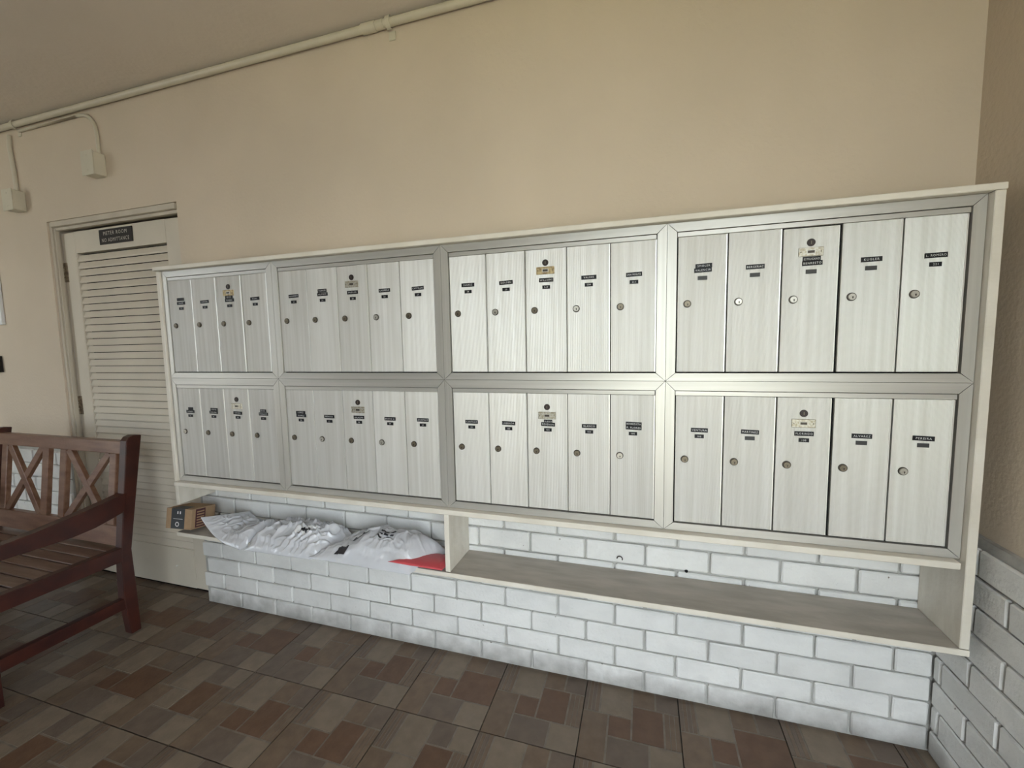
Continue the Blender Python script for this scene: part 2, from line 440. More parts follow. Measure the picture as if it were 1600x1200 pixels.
for i in range(-10, 9):
    for j in range(-8, 2):
        x = TX0 + i * TX; y = TY0 + j * TY
        cx1 = min(TX, XR + 0.01 - x) if y + TY > RY else TX
        cy1 = min(TY, 0.245 - y)
        if cx1 < 0.02 or cy1 < 0.02: continue
        if j == 1 and (x > OX1 or x + TX < OX0): continue
        var = random.choice((0, 0, 0, 1, 1, 2, 3))
        key = (var, round(cx1, 3), round(cy1, 3))
        if key not in TMc: TMc[key] = tile_mesh(var, 0, cx1, 0, cy1)
        o = bpy.data.objects.new('tile', TMc[key])
        place(o, (x, y, -FZ + random.uniform(-.0004, .0002)), floor)

# ------------------------------------------------------------------ louvre door in its recess
DY = 0.235                   # face of the door leaf
tr = MB()
tr.box(OX0, OX0 + 0.022, P + 0.010, DY + 0.05, -FZ, OZ1 - 0.001)
tr.box(OX0 + 0.022, OX0 + 0.034, DY - 0.028, DY - 0.010, -FZ, OZ1 - 0.036)
trim_1 = tag(tr.build('trim_1', M['jamb_paint']), kind='structure')
tr = MB().box(OX0 + 0.0225, OX1 - 0.0225, P + 0.002, DY + 0.05, OZ1 - 0.030, OZ1 - 0.001, bev=0.002).box(OX0 + 0.0225, OX1 - 0.0225, P + 0.020, DY - 0.006, OZ1 - 0.046, OZ1 - 0.031)
tag(tr.build('trim_2', M['jamb_paint']), kind='structure')
tr = MB().box(OX1 - 0.022, OX1, P + 0.030, DY + 0.05, -FZ, OZ1 - 0.001)
tag(tr.build('trim_3', M['jamb_paint']), kind='structure')
DX0, DX1, DZ0, DZ1 = OX0 + 0.026, OX1 - 0.024, -FZ + 0.014, 1.296
LX0, LX1 = -1.018, -0.305    # louvre opening
LZT, LZB = 1.176, -0.530
door = thing('door_1', ((DX0 + DX1) / 2, DY, -FZ)); tag(door, kind='structure')
MB().box(DX0, LX0, DY, DY + 0.035, DZ0, DZ1, bev=0.003).build('stile', M['door_paint'], door)
MB().box(LX1, DX1, DY, DY + 0.035, DZ0, DZ1, bev=0.003).build('stile', M['door_paint'], door)
MB().box(LX0, LX1, DY, DY + 0.035, LZT, DZ1).build('top_rail', M['door_paint'], door)
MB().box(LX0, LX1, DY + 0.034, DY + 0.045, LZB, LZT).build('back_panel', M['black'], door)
sp = 0.0397
sl = MB().prism([(DY + 0.003, 0.0), (DY + 0.0045, -0.0065), (DY + 0.010, -0.0065), (DY + 0.020, 0.0275), (DY + 0.017, 0.0298), (DY + 0.0125, 0.0298)], 0, LX0 - 0.001, LX1 + 0.001)
slme = sl.mesh('slat', [M['door_paint']])
z = LZT - 0.0405
k = 0
while z > LZB + 0.006:
    o = bpy.data.objects.new('slat', slme)
    place(o, (0, 0, z), door)
    z -= sp; k += 1
MB().box(LX0, LX1, DY, DY + 0.035, DZ0, z + sp - 0.0065).build('bottom_rail', M['door_paint'], door)
for hz, ok in ((1.075, 0), (0.30, 1), (-0.47, 0)):
    h = MB().cyl((DX0 - 0.001, DY - 0.004, hz - 0.055), 0.006, 0.006, 0.034, axis=2, n=10)
    h.cyl((DX0 - 0.001, DY - 0.004, hz - 0.018), 0.0062, 0.0062, 0.034, axis=2, n=10)
    h.cyl((DX0 - 0.001, DY - 0.004, hz + 0.019), 0.006, 0.006, 0.034, axis=2, n=10)
    h.box(DX0 + 0.002, DX0 + 0.030, DY - 0.002, DY + 0.001, hz - 0.055, hz + 0.055)
    h.build('hinge', M['hinge'], door)
MB().cyl((DX1 - 0.27, DY + 0.001, -0.606), 0.006, 0.004, 0.006, n=12).build('bolt', M['edge'], door)
sg = MB().box(-0.806, -0.544, DY - 0.005, DY - 0.0005, 1.2045, 1.2845, mi=0, bev=0.001)
put_text(sg, 'METER ROOM', -0.675, 1.262, DY - 0.0062, 0.0195, 0.185, 1)
put_text(sg, 'NO ADMITTANCE', -0.675, 1.226, DY - 0.0062, 0.0195, 0.215, 1)
tag(sg.build('door_sign', [M['sign'], M['sign_letter']]), 'small black engraved sign reading METER ROOM NO ADMITTANCE on the louvred door', 'sign')

# ------------------------------------------------------------------ conduits and junction boxes
c = thing('electrical_conduit', (0.4, P - 0.016, CZ - 0.04))
tag(c, 'long painted conduit running along the top of the wall under the ceiling', 'conduit')
cy, cz, r = P - 0.0205, CZ - 0.023, 0.0155
MB().tube([(-5.5, cy, cz), (1.02, cy, cz)], r).build('pipe', M['pipe'], c)
MB().tube([(1.08, cy, cz), (3.0, cy, cz)], r).build('pipe', M['pipe'], c)
MB().tube([(0.985, cy, cz), (0.99, cy, cz), (1.045, cy, cz), (1.05, cy, cz)], r + 0.0045, 14).tube([(1.048, cy, cz), (1.085, cy, cz)], r + 0.002, 14).build('coupling', M['pipe'], c)
st = []
for a in range(0, 11):
    t = pi * (0.12 + 0.86 * a / 10)
    st.append((1.108, cy + 0.006 - sin(t) * (r + 0.008), cz + cos(t) * (r + 0.009)))
def strap(mb, x, pts, w_):
    v = []
    for (a, b_, c_) in pts: v += [(x - w_, b_, c_), (x + w_, b_, c_), (x - w_, b_ - 0.0025, c_ + 0.0005), (x + w_, b_ - 0.0025, c_ + 0.0005)]
    n = len(pts); F = []
    for i in range(n - 1):
        a = 4 * i; F += [(a, a + 1, a + 5, a + 4), (a + 2, a + 6, a + 7, a + 3), (a, a + 4, a + 6, a + 2), (a + 1, a + 3, a + 7, a + 5)]
    mb.add(v, F, 0)
s = MB(); strap(s, 1.108, st, 0.010); s.box(1.094, 1.124, P - 0.004, P - 0.0005, cz - 0.056, cz - 0.022, bev=0.001)
s.build('strap', M['pipe'], c)
s = MB(); strap(s, -1.30, st, 0.010); s.box(-1.314, -1.286, P - 0.004, P - 0.0005, cz - 0.056, cz - 0.022)
s.build('strap', M['pipe'], c)

def bend(p0, p1, p2, n=8):
    p0, p1, p2 = Vector(p0), Vector(p1), Vector(p2)
    return [tuple(p0 * (1 - t) ** 2 + p1 * 2 * t * (1 - t) + p2 * t * t) for t in [i / n for i in range(n + 1)]]
y2 = P - 0.0095
c2 = thing('branch_conduit', (-0.66, y2, 1.64))
tag(c2, 'thin painted conduit bending down to the box above the louvred door', 'conduit')
MB().tube([(-1.29, y2, 1.8610), (-0.80, y2, 1.8610)] + bend((-0.80, y2, 1.8610), (-0.655, y2, 1.8610), (-0.655, y2, 1.73)) + [(-0.655, y2, 1.642)], 0.0085, 10).build('pipe', M['pipe'], c2)
c3 = thing('drop_conduit', (-1.40, y2, 1.5))
tag(c3, 'painted conduit dropping to the box at the far left edge', 'conduit')
MB().tube([(-1.385, y2, 1.852), (-1.392, y2, 1.79), (-1.375, y2, 1.64), (-1.372, y2, 1.535)], 0.0105, 10).build('pipe', M['pipe'], c3)
def jbox(x0, x1, z0, z1, dep, label, tilt):
    o = thing('junction_box', ((x0 + x1) / 2, P - dep, z0)); tag(o, label, 'junction box', 'junction boxes on the conduits')
    MB().box(x0, x1, P - dep + 0.004, P - 0.0005, z0, z1, bev=0.004).build('housing', M['pipe'], o)
    MB().box(x0 - 0.004, x1 + 0.004, P - dep, P - dep + 0.004, z0 - 0.004, z1 + 0.004, bev=0.0015).build('cover_plate', M['pipe'], o)
    s = MB()
    for zz_ in (z0 + 0.02, z1 - 0.02): s.cyl(((x0 + x1) / 2, P - dep, zz_), 0.004, 0.003, 0.002, n=8)
    s.build('screws', M['pipe'], o)['kind'] = 'stuff'
jbox(-0.705, -0.622, 1.528, 1.642, 0.062, 'painted square junction box above the louvred door', 0)
jbox(-1.40, -1.315, 1.425, 1.535, 0.062, 'painted junction box at the far left edge of the wall', 0)
# board and small box at the left edge of the view
nb = MB().box(-2.05, -1.648, P - 0.018, P - 0.0005, 0.79, 1.25, bev=0.002)
tag(nb.build('notice_board', M['labelw']), 'pale notice board on the wall at the left edge of the photo', 'board')
nb = MB().box(-1.82, -1.725, P - 0.03, P - 0.0005, 0.50, 0.60, bev=0.002)
tag(nb.build('wall_switch_box', M['sign']), 'small dark box on the wall below the pale notice board', 'box')

# ================================================================== WOODEN SURROUND AND SHELF
W = 2.9198
sur = thing('shelf_surround', (1.45, 0.17, -0.27))
tag(sur, 'long white-painted wooden surround with a shelf, framing the mailbox banks', 'shelf')
FY = -0.026
def board(n, x0, x1, y0, y1, z0, z1, lab=None):
    b = MB().box(x0, x1, y0, y1, z0, z1, bev=0.0018)
    o = b.build(n, [M['wood_white'], M['shelf_top']], sur)
    if n == 'shelf_board':
        for pl in o.data.polygons:
            if pl.normal.z > 0.9: pl.material_index = 1
    return o
board('top_board', -0.036, 2.945, FY, P - 0.002, 0.9705, 0.988)
board('side_board', -0.036, -0.0155, -0.012, D - 0.003, -0.116, 0.970)
board('side_board', W + 0.001, W + 0.023, FY + 0.001, D - 0.003, -0.2465, 0.970)
board('bottom_board', -0.0150, W - 0.012, FY - 0.004, D - 0.004, -0.0200, -0.0005)
board('shelf_board', -0.030, W + 0.023, FY - 0.002, D - 0.003, -0.2650, -0.2470)
board('divider', 1.371, 1.391, FY + 0.002, D - 0.006, -0.2465, -0.0205)

# ================================================================== MAILBOX BANKS
H = 0.485
def lock(mb, x, z, y, rr, shade):
    """mats: 1 ring, 2 face, 0 keyhole dark"""
    mb.cyl((x, y, z), rr, rr * 0.95, 0.0035, n=22, mi=1)
    mb.cyl((x, y - 0.0034, z), rr * 0.80, rr * 0.72, 0.0030, n=22, mi=2)
    mb.cyl((x + 0.0008, y - 0.0063, z - 0.0012), rr * 0.45, rr * 0.43, 0.0008, n=16, mi=2)
    mb.cyl((x + 0.001, y - 0.0070, z - 0.001), rr * 0.17, rr * 0.17, 0.0003, n=10, mi=0, smooth=False)
    mb.box(x + 0.001 - rr * 0.09, x + 0.001 + rr * 0.09, y - 0.0074, y - 0.0068, z - 0.001 - rr * 0.36, z - 0.001, mi=0)

# names per bank, one entry per door: list of (text, dx, dz, dw); number tape text; lock finish; number-tape faded
def bank(x0, z0, wid, nd, upper, label, doors, master, plate_mat, gaps, group):
    o = thing('mailbox_bank', (x0 + wid / 2, 0.0, z0)); tag(o, label, 'mailboxes', group)
    bw = 0.029
    zt = z0 + H
    bb = 0.0255      # bottom border
    bt = 0.028 if upper else 0.030
    ix0, ix1, iz0, iz1 = x0 + bw, x0 + wid - bw, z0 + bb, zt - bt
    g = 0.0006
    y0, y1 = -0.003, 0.012
    def fbar(pts):
        b = MB().prism(pts, 1, y0, y1)
        xs = [q[0] for q in pts]
        b.build('frame_bar', M['alu_frame'] if max(xs) - min(xs) < 0.1 else M['alu_rail'], o)
    fbar([(x0 + g, z0 + g * 2), (ix0 - g, iz0 + g), (ix0 - g, iz1 - g), (x0 + g, zt - g * 2)])
    fbar([(x0 + wid - g, z0 + g * 2), (x0 + wid - g, zt - g * 2), (ix1 + g, iz1 - g), (ix1 + g, iz0 + g)])
    fbar([(x0 + g * 2, z0 + g), (x0 + wid - g * 2, z0 + g), (ix1 - g, iz0 - g), (ix0 + g, iz0 - g)])
    fbar([(x0 + g * 2, zt - g), (ix0 + g, iz1 + g), (ix1 - g, iz1 + g), (x0 + wid - g * 2, zt - g)])
    MB().box(x0 + 0.004, x0 + wid - 0.004, 0.0125, 0.150, z0 + 0.004, zt - 0.004).build('housing', M['black'], o)
    MB().box(ix0 + 0.001, ix1 - 0.0015, -0.0005, 0.0123, iz1 - 0.0155, iz1 - 0.0012, bev=0.001).build('header_strip', M['alu_rail'], o)
    dz0, dz1 = iz0 + 0.0035, iz1 - 0.0160
    pitch = (ix1 - ix0) / nd
    ly = z0 + (0.239 if upper else 0.236)
    for k in range(nd):
        d = doors[k]
        gl, gr = gaps[k]
        a0 = ix0 + pitch * k + gl; a1 = ix0 + pitch * (k + 1) - gr
        top = dz1 - (0.003 if (k == 2 and master) and nd == 5 and x0 > 2 and upper else 0)
        dm = MB()
        yo = random.uniform(-0.0006, 0.0006)
        dm.box(a0, a1, 0.0012 + yo, 0.0120, dz0, top, bev=0.0010)
        # bright turned edge down the right side of the door
        dm.box(a1 - 0.0030, a1 - 0.0002, -0.0003 + yo, 0.0015 + yo, dz0 + 0.001, top - 0.001, mi=1)
        tw = d.get('tw', random.uniform(-0.012, 0.012))
        xc = (a0 + a1) / 2
        dm.v = [(x, y + (x - xc) * tw, z) for x, y, z in dm.v]
        do = dm.build('door', [M['alu'], M['edge']], o, origin=(xc, 0.006, dz0))
        yf = -0.0006 + yo
        lx = ix0 + pitch * k
        # cam lock
        lk = MB(); fin = d.get('lock', 'b')
        lock(lk, lx + 0.0318, ly + d.get('lz', 0), yf + 0.0018, 0.0118, fin)
        lk.build('lock', [M['master'], M['lockring'], M['brass'] if fin == 'b' else M['steel']], do)
        # tapes
        nz = z0 + (0.3385 if upper else 0.331)
        cxl = lx + 0.0745
        mast = (k == 2)
        if mast: nz += 0.0 if upper else 0.001
        for (s_, dx, dz, dw) in d['names']:
            tm = MB(); w2 = 0.0245 * dw
            tl = random.uniform(-0.02, 0.02) + (0.02 if upper else -0.008)
            tm.box(-w2, w2, 0, 0.0012, -0.0066, 0.0066)
            tm.v = [(x - z * tl, y, z + x * tl) for x, y, z in tm.v]
            tm.v = [(x + cxl + dx, y + yf - 0.0004, z + nz + dz) for x, y, z in tm.v]
            if s_: put_text(tm, s_, cxl + dx, nz + dz, yf - 0.0007, 0.0058, w2 * 1.75, 1, tl)
            tm.build('name_tape', [M['tape_grey'] if d.get('old') else M['tape'], M['letter']], do)
        tm = MB(); tzz = nz - (0.0235 if upper else 0.0195)
        tl = 0.0
        tm.box(cxl - 0.0133 - 0.001, cxl + 0.0133 - 0.001, yf - 0.0004, yf + 0.001, tzz - 0.0058, tzz + 0.0058, mi=0)
        if d.get('num'): put_text(tm, d['num'], cxl - 0.001, tzz, yf - 0.0007, 0.0052, 0.019, 1)
        tm.build('number_tape', [M['tape_grey'] if d.get('fade') else M['tape'], M['letter']], do)
        if mast:
            mm = MB(); mz = z0 + (0.396 if upper else 0.392)
            mm.cyl((lx + 0.071, yf + 0.0016, mz), 0.0108, 0.0104, 0.0022, n=22, mi=0)
            mm.box(lx + 0.0702, lx + 0.0718, yf - 0.0014, yf - 0.0005, mz - 0.0045, mz + 0.0045, mi=1)
            mm.build('master_lock', [M['master'], M['brass']], do)
            pm = MB(); pz = z0 + (0.370 if upper else 0.3625); px_ = lx + 0.071
            pm.box(px_ - 0.031, px_ + 0.031, yf - 0.0010, yf + 0.0014, pz - 0.0125, pz + 0.0125, mi=0, bev=0.0035)
            pm.box(px_ - 0.011, px_ + 0.011, yf - 0.0018, yf - 0.0009, pz - 0.0055, pz + 0.0055, mi=1)
            pm.box(px_ - 0.0085, px_ + 0.0085, yf - 0.0022, yf - 0.0017, pz - 0.0035, pz + 0.0035, mi=2)
            for sx in (-1, 1): pm.cyl((px_ + sx * 0.025, yf - 0.0009, pz), 0.0016, 0.0014, 0.0006, n=8, mi=2)
            pm.build('name_plate', [plate_mat, M['steel'], M['lockring']], do)
    return o

def nm(*t, **k):
    out = []
    n = len(t)
    for i, s_ in enumerate(t):
        if isinstance(s_, tuple): out.append(s_)
        else: out.append((s_, 0.001 * ((i * 7) % 3 - 1) , 0.0128 * (n - 1 - i) , 1.0))
    k['names'] = out
    return k
GB = 'aluminium mailbox banks in two rows'
small = [(0.0006, 0.0006)] * 5
wide = [(0.0034, 0.0018), (0.0020, 0.0020), (0.0020, 0.0030), (0.0046, 0.0020), (0.0024, 0.0046)]
mid3 = [(0.0022, 0.0008), (0.0010, 0.0008), (0.0012, 0.0008), (0.0012, 0.0010), (0.0012, 0.0012)]
x1, w1 = -0.0145, 0.6285
x2 = 0.6142; x3 = 1.3826; x4 = 2.1512; w5 = 0.7686
U, Lw = H, 0.0
bank(x1, U, w1, 4, True, 'narrow four-door mailbox bank, upper row, beside the louvred door',
     [nm(('', -0.002, 0.017, 0.85), ('SOLER', 0, 0, 1), num='12'), nm('GARCIA', num='13'), nm(('LEON', -0.002, 0.0135, 0.85), ('PINEDA', 0, 0, 1), num='14'), nm('ROJAS', num='15', tw=-0.05)],
     True, M['plate_old'], small, GB)
bank(x1, Lw, w1, 4, False, 'narrow four-door mailbox bank, lower row, above the carton end of the shelf',
     [nm(('', 0.003, 0.013, 0.6), ('ROBLES', 0, 0, 1), lock='s', num='02'), nm(('ORTIZ', 0.004, 0.013, 0.85), ('MOLINA', 0, 0, 1), num='03'), nm('COHEN', num='04'), nm(('DIAZ', 0, 0.014, 0.65), ('MORALES', 0, 0, 1), num='05')],
     True, M['plate'], small, GB)
bank(x2, U, w5, 5, True, 'five-door mailbox bank, second column from the louvred door, upper row',
     [nm('NAVARRO', num='23'), nm(('TORRES', -0.001, 0.014, 0.85), ('ALONSO', 0, 0, 1), num='24'), nm('PADILLA', num='25', tw=-0.04), nm('CABRERA', lock='s', num='26'), nm('CASTILLO', num='27')],
     True, M['plate'], small, GB)
bank(x2, Lw, w5, 5, False, 'five-door mailbox bank, second column, lower row, over the white poly mailers',
     [nm(('LOPEZ', -0.002, 0.0125, 0.95), ('GOMEZ', 0, 0, 1), num='06'), nm('MENDEZ', num='07', lock='s'), nm('SALAZAR', num='08'), nm('BRAVO A', num='09', lock='s'), nm('ACOSTA R', num='10', old=0)],
     True, M['plate'], small, GB)
bank(x3, U, w5, 5, True, 'five-door mailbox bank, upper row, with the yellowed name plate',
     [nm('SUAREZ', num='28'), nm('GOLDEN', num='29', lock='s'), nm('WILLIAMS', num='2-D'), nm('VALDES', num='204', lock='s'), nm('SAN MIGUEL', num='2-1')],
     True, M['plate_old'], mid3, GB)
bank(x3, Lw, w5, 5, False, 'five-door mailbox bank, lower row, above the shelf divider, with BORREZUETA FLORES tapes',
     [nm('CANTILLO', num='101'), nm('LABRADA', num='102'), nm(('SUERO', 0.0, 0.0095, 0.6), ('REVERON', 0, 0, 1), num='103'), nm('BLANCO', num='104'), nm(('BORREZUETA', 0.001, 0.0125, 1.02), ('P. FLORES', 0.001, 0, 1.02), num='105', lock='s')],
     True, M['plate'], mid3, GB)
bank(x4, U, w5, 5, True, 'brightest five-door mailbox bank, upper row, next to the right wall, wide black gap between doors',
     [nm(('SMOLER', 0.002, 0.0125, 0.95), ('VALENCIA', 0, 0, 1), num='', fade=1), nm('BERGERAC', num='', fade=1, lock='s'), nm(('ESTRUGANO', -0.001, 0.0115, 0.9), ('BENRESTO', 0.001, 0, 1.02), num='', fade=1, lock='s', lz=-.001), nm('KUGLER', num='', fade=1, lock='s'), nm('L. ROMERO', num='221', lock='s')],
     True, M['plate'], wide, GB)
bank(x4, Lw, w5, 5, False, 'five-door mailbox bank, lower row, next to the right wall above the empty shelf',
     [nm('VENTURA', num='106'), nm('MARTINEZ', num='', fade=1), nm('FLORINDO', num='108'), nm('ALVAREZ', num='', fade=1), nm('PEREIRA', num='', fade=1, lock='s')],
     True, M['plate'], wide, GB)

# ================================================================== BENCH
bx1, bx0 = -0.245, -1.308          # outer faces of the right and left legs
pw = 0.045
bench = thing('garden_bench', ((bx0 + bx1) / 2, -0.35, -FZ))
tag(bench, 'reddish-brown wooden bench with crossed back slats in front of the louvred door', 'bench')
Yf = lambda z_: -0.130 + (z_ + 0.33) * 0.12
rear = [(-0.124, -FZ), (-0.140, -0.55), (-0.132, -0.33), (-0.105, -0.10), (-0.073, 0.150), (-0.068, 0.190), (-0.055, 0.207), (-0.035, 0.213), (-0.003, 0.208), (-0.043, -0.037), (-0.090, -0.326), (-0.086, -0.50), (-0.082, -FZ)]
front = [(-0.552, -FZ), (-0.552, -0.172), (-0.612, -0.168), (-0.612, -FZ)]
armp = [(-0.085, -0.052), (-0.103, -0.054), (-0.184, -0.070), (-0.278, -0.087), (-0.402, -0.105), (-0.512, -0.115), (-0.60, -0.117), (-0.655, -0.123), (-0.668, -0.140),
        (-0.655, -0.160), (-0.60, -0.168), (-0.517, -0.173), (-0.408, -0.176), (-0.300, -0.178), (-0.220, -0.170), (-0.142, -0.150), (-0.105, -0.138)]
def soft(o, w_=0.003, seg=2):
    md = o.modifiers.new('bevel', 'BEVEL'); md.width = w_; md.segments = seg; md.limit_method = 'ANGLE'; md.angle_limit = radians(50)
    return o
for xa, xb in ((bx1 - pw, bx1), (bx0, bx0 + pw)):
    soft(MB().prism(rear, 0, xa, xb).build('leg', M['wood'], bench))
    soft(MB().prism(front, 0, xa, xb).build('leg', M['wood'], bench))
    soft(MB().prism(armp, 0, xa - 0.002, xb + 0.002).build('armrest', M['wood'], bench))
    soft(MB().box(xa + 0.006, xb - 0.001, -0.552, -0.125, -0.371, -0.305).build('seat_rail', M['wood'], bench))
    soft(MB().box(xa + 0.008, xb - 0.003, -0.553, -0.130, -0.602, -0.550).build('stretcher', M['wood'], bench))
ia, ib = bx0 + pw, bx1 - pw
def backbar(n, x0, x1, z0, z1, off, th, mt):
    v = [(x, Yf(z_) + off + t, z_) for z_ in (z0, z1) for t in (0, th) for x in (x0, x1)]
    b = MB().add(v, [(0, 2, 3, 1), (4, 5, 7, 6), (0, 1, 5, 4), (2, 6, 7, 3), (0, 4, 6, 2), (1, 3, 7, 5)])
    return soft(b.build(n, mt, bench))
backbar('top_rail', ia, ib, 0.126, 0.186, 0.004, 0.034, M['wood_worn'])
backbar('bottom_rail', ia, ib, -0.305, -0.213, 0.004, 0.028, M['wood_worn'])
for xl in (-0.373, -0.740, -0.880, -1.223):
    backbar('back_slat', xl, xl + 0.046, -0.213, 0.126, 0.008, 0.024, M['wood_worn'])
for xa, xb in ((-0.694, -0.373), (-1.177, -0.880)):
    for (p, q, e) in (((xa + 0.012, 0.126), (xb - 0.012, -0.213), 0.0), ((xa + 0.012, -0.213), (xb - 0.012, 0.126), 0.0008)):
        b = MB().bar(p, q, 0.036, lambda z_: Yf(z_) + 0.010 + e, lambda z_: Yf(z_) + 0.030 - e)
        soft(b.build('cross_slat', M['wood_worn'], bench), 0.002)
ys = -0.092
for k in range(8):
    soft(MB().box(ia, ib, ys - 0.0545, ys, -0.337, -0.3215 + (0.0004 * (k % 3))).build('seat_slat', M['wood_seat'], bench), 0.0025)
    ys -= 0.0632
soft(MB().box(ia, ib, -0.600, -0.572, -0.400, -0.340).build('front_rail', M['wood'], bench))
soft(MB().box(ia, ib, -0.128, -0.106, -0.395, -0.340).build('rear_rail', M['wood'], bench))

# ================================================================== PARCELS ON THE SHELF
SZ = -0.2465
def xf(b, mat4):
    b.v = [tuple(mat4 @ Vector(v)) for v in b.v]
    return b
ct = thing('cardboard_carton', (0.02, 0.05, SZ))
tag(ct, 'small brown cardboard carton with black print poking out of the left end of the shelf', 'box')
CMX = Matrix.Translation((0.004, -0.043, SZ + 0.0245)) @ Matrix.Rotation(radians(5), 4, 'Z') @ Matrix.Rotation(radians(-9), 4, 'X') @ Matrix.Translation((0, 0, 0.0))
cw, cd_, ch = 0.146, 0.125, 0.094
def cbx(x0, x1, y0, y1, z0, z1, mi=0, bev=0.0): return xf(MB().box(x0, x1, y0, y1, z0, z1, mi, bev), CMX)
cbx(-cw / 2, cw / 2, 0, cd_, 0, ch, 0, 0.0015).build('body', M['carton'], ct)
pr = MB().box(-0.042, 0.034, -0.0007, 0.001, 0.0015, ch - 0.001)
pr.box(-0.042, 0.034, 0.0, 0.05, ch - 0.0005, ch + 0.0006)
pr2 = MB()
for k in range(24):
    a = 2 * pi * k / 24; a2 = 2 * pi * (k + 1) / 24
    pr2.add([(-0.006 + r_ * cos(t_), -0.0010, 0.022 + r_ * sin(t_)) for r_, t_ in ((0.007, a), (0.011, a), (0.011, a2), (0.007, a2))], [(0, 1, 2, 3)])
for sx in (-1, 1): pr2.box(0.002 + sx * 0.007 - 0.003, 0.002 + sx * 0.007 + 0.003, -0.0012, -0.0008, 0.070, 0.082)
pr2.box(-0.030, 0.024, -0.0012, -0.0008, 0.046, 0.0475)
xf(pr, CMX).build('front_print', M['carton_dark'], ct)
xf(pr2, CMX).build('print_symbols', M['labelw'], ct)
sp_ = MB().box(cw / 2 - 0.0005, cw / 2 + 0.0008, 0.020, 0.070, 0.006, ch - 0.004)
xf(sp_, CMX).build('side_print', M['carton_maroon'], ct)
sp_ = MB()
for k in range(6): sp_.box(cw / 2 + 0.0006, cw / 2 + 0.0013, 0.026, 0.064, 0.012 + k * 0.0125, 0.018 + k * 0.0125)
xf(sp_, CMX).build('side_label_lines', M['carton'], ct)

def bag(outline, zbase, bulge, seed, crease, nx=110, ny=60, wr_=1.0, lift=0.0):
    """a plastic mailer as a closed pillow over a four-cornered outline (x,y) with corner heights"""
    (a, b_, c_, d_) = [Vector(q) for q in outline]         # front-left, front-right, back-right, back-left (x,y,z)
    def edge_in(u, v):                                      # bow the outline slightly
        return 0.010 * sin(u * 9 + seed) * (1 - abs(2 * v - 1)), 0.008 * sin(v * 11 + seed * 2)
    grid_t = []; grid_b = []
    for j in range(ny + 1):
        for i in range(nx + 1):
            u = i / nx; v = j / ny
            p = a.lerp(b_, u).lerp(d_.lerp(c_, u), v)
            p.z = a.z * 0 + (p.z - zbase) * 1.0 + zbase + lift * (1 - u) ** 3.2 * (1 - 0.4 * v)
            if p.y > -0.034: p.z = max(p.z, zbase + 0.0015)
            eu = min(1.0, min(u, 1 - u) / 0.16); ev = min(1.0, min(v / 0.60, (1 - v) / 0.30))
            s_ = (sin(eu * pi / 2) ** 0.6) * (sin(ev * pi / 2) ** 0.62)
            q = Vector((p.x * 9 + seed * 3.1, p.y * 7, seed))
            n1 = noise.noise(q) * 0.5
            ang = noise.noise(Vector((p.x * 3 + seed, p.y * 3, 5.0))) * 2.5
            t = (p.x * cos(ang) + p.y * sin(ang)) * 30 + noise.noise(q * 1.7) * 3.2
            rid = (1 - abs(noise.noise(Vector((t * 0.55, p.y * 6 + seed, p.x * 3)))) * 3.0)
            rid = max(0.0, rid) ** 2
            rid2 = max(0.0, 1 - abs(noise.noise(Vector((p.x * 22 + seed, p.y * 26, 1.7)))) * 4) ** 2
            hgt = bulge(u, v) * s_ * (1 + 0.28 * n1) + crease * wr_ * s_ * (rid * 1.0 + rid2 * 0.6 - 0.5)
            fy = (0.016 * noise.noise(Vector((p.x * 16 + seed, p.z * 40 + hgt * 45, 2.2))) + 0.010 * abs(noise.noise(Vector((p.x * 34 - hgt * 20, hgt * 30, seed))))) * s_ * (1 - v) * wr_
            grid_t.append((p.x + 0.004 * n1, p.y + 0.004 * n1 + fy, p.z + max(0.0008, hgt)))
            zb = p.z - 0.0005
            grid_b.append((p.x + 0.004 * n1, p.y + 0.004 * n1, zb))
    N_ = (nx + 1) * (ny + 1)
    F = []
    for j in range(ny):
        for i in range(nx):
            k = j * (nx + 1) + i
            F.append((k, k + 1, k + nx + 2, k + nx + 1)); F.append((N_ + k, N_ + k + nx + 1, N_ + k + nx + 2, N_ + k + 1))
    per = [i for i in range(nx + 1)] + [(j) * (nx + 1) + nx for j in range(1, ny + 1)] + [ny * (nx + 1) + i for i in range(nx - 1, -1, -1)] + [j * (nx + 1) for j in range(ny - 1, 0, -1)]
    for i, k in enumerate(per):
        k2 = per[(i + 1) % len(per)]; F.append((k, N_ + k, N_ + k2, k2))
    mb = MB().add(grid_t + grid_b, F, 0, True)
    def surf(u, v, dz=0.0012):
        i = min(nx, max(0, int(round(u * nx)))); j = min(ny, max(0, int(round(v * ny))))
        g = grid_t[j * (nx + 1) + i]
        return (g[0], g[1] - dz * 0.9, g[2] + dz)
    return mb, surf
def patch(surf, u0, u1, v0, v1, n=8, m_=6, dz=0.0012):
    n = max(n, int((u1 - u0) * 110)); m_ = max(m_, int((v1 - v0) * 60))
    v = [surf(u0 + (u1 - u0) * i / n, v0 + (v1 - v0) * j / m_, dz) for j in range(m_ + 1) for i in range(n + 1)]
    F = [(j * (n + 1) + i, j * (n + 1) + i + 1, (j + 1) * (n + 1) + i + 1, (j + 1) * (n + 1) + i) for j in range(m_) for i in range(n)]
    return MB().add(v, F, 0, True)
# left mailer: flat flap leaning on the carton
t1 = thing('poly_mailer', (0.33, 0.05, SZ)); tag(t1, 'white plastic mailer at the left end, pointed corner leaning on the carton', 'package', 'white plastic mailers on the shelf')
mb, sf = bag([(0.150, -0.040, SZ + 0.002), (0.405, -0.066, SZ - 0.016), (0.448, 0.140, SZ + 0.003), (0.225, 0.150, SZ + 0.003)], SZ, lambda u, v: 0.012 + 0.060 * u ** 1.3, 1.3, 0.012, lift=0.092)
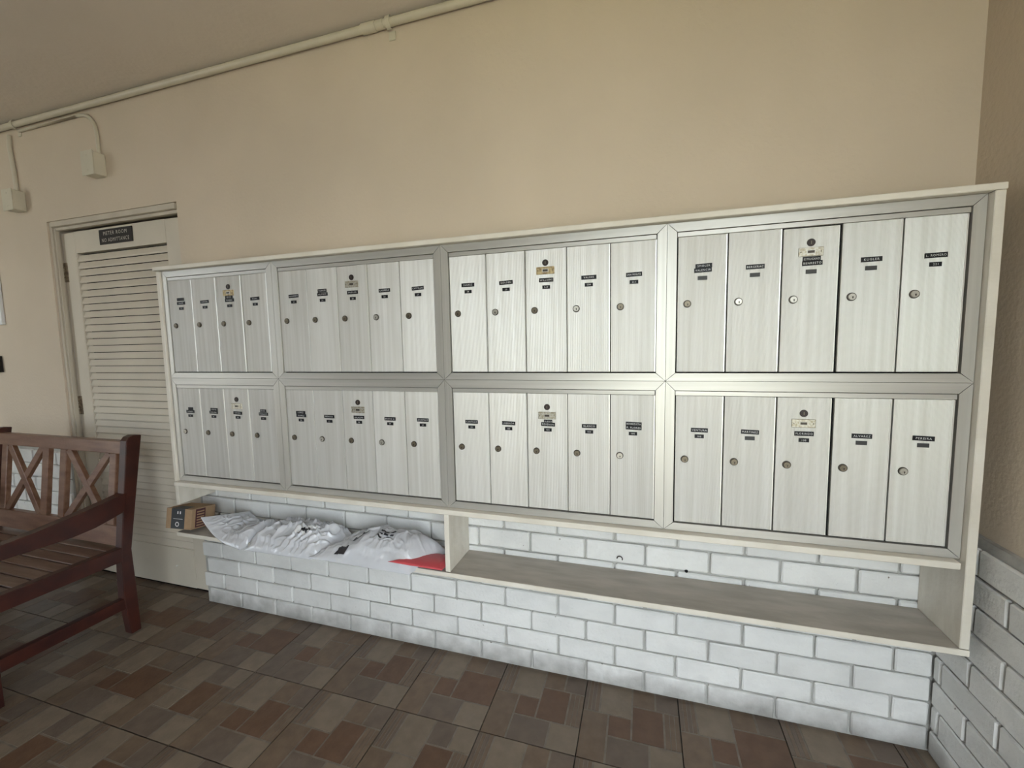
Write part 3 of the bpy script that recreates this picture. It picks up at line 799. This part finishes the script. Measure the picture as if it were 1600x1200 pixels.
# let the film hang to the shelf edge
mb.v = [(x, y, z) for x, y, z in mb.v]
mb.build('film', M['poly'], t1)
# middle mailer
t2 = thing('poly_mailer', (0.68, 0.05, SZ)); tag(t2, 'crumpled shiny white mailer in the middle with a small shipping label', 'package', 'white plastic mailers on the shelf')
mb, sf = bag([(0.420, -0.062, SZ - 0.016), (0.770, -0.060, SZ - 0.014), (0.885, 0.135, SZ + 0.003), (0.475, 0.150, SZ + 0.004)], SZ, lambda u, v: 0.086 - 0.020 * u, 4.6, 0.020)
mb.build('film', M['poly'], t2)
patch(sf, 0.52, 0.74, 0.30, 0.52, 8, 6, 0.002).build('shipping_label', M['labelw'], t2)
patch(sf, 0.58, 0.70, 0.35, 0.44, 5, 3, 0.004).build('barcode', M['ink'], t2)
# right mailer
t3 = thing('poly_mailer', (1.05, 0.05, SZ)); tag(t3, 'largest smooth white mailer on the right, printed with a black tick mark', 'package', 'white plastic mailers on the shelf')
mb, sf = bag([(0.765, -0.062, SZ - 0.004), (1.235, -0.068, SZ - 0.008), (1.315, 0.120, SZ + 0.004), (0.915, 0.140, SZ + 0.004)], SZ, lambda u, v: 0.040 + 0.062 * min(1, u * 2.4) - 0.03 * max(0, u - 0.75), 8.2, 0.010)
mb.build('film', M['poly'], t3)
def stroke(surf, pts, wd, dz=0.0045):
    o = MB()
    for (p, q) in zip(pts[:-1], pts[1:]):
        n = 14
        d = Vector((q[0] - p[0], q[1] - p[1])).normalized(); nn = Vector((-d.y, d.x)) * wd
        v = []
        for i in range(n + 1):
            t = i / n; cx = p[0] + (q[0] - p[0]) * t; cy_ = p[1] + (q[1] - p[1]) * t
            v += [surf(cx + nn.x, cy_ + nn.y, dz), surf(cx - nn.x, cy_ - nn.y, dz)]
        o.add(v, [(2 * i, 2 * i + 1, 2 * i + 3, 2 * i + 2) for i in range(n)])
    return o
stroke(sf, [(0.325, 0.33), (0.345, 0.24), (0.395, 0.46)], 0.013).build('tick_mark', M['ink'], t3)
patch(sf, 0.50, 0.66, 0.50, 0.53, 6, 2, 0.004).build('printed_line', M['ink'], t3)
for k, (u0, u1, v0) in enumerate(((0.50, 0.55, 0.43), (0.57, 0.62, 0.43), (0.64, 0.67, 0.435), (0.52, 0.57, 0.37), (0.60, 0.66, 0.37))):
    patch(sf, u0, u1, v0, v0 + 0.025, 3, 2, 0.004).build('printed_text', M['ink'], t3)
patch(sf, 0.235, 0.35, 0.075, 0.17, 5, 3, 0.002).build('bottom_label', M['ink'], t3)
# red envelope
t4 = tag(thing('padded_envelope', (1.26, 0.0, SZ)), 'flat pink-red plastic mailer tucked under the large white one beside the divider', 'package')
mb, sf = bag([(1.155, -0.078, SZ + 0.038), (1.363, -0.038, SZ + 0.012), (1.363, 0.075, SZ + 0.006), (1.27, 0.080, SZ + 0.014)], SZ, lambda u, v: 0.014 - 0.006 * v, 11.0, 0.001, nx=30, ny=16)
mb.build('film', M['red'], t4)

# small hook and dark hole mark on the brick behind the empty shelf
h = MB().tube([(2.005 + 0.010 * cos(a), D - 0.004 - 0.006 * sin(a), -0.205 + 0.012 * sin(a)) for a in [i * pi / 7 for i in range(-1, 8)]], 0.0022, 8)
tag(h.build('wall_hook', M['lockring']), 'tiny rusty hook in the white brick above the empty shelf', 'hook')
h = MB().cyl((2.240, D + 0.002, -0.222), 0.006, 0.0055, 0.006, n=12)  # black disc standing in for the dark of a hole
tag(h.build('wall_hole', M['black']), 'tiny black plug in a brick joint above the empty shelf', 'hole')
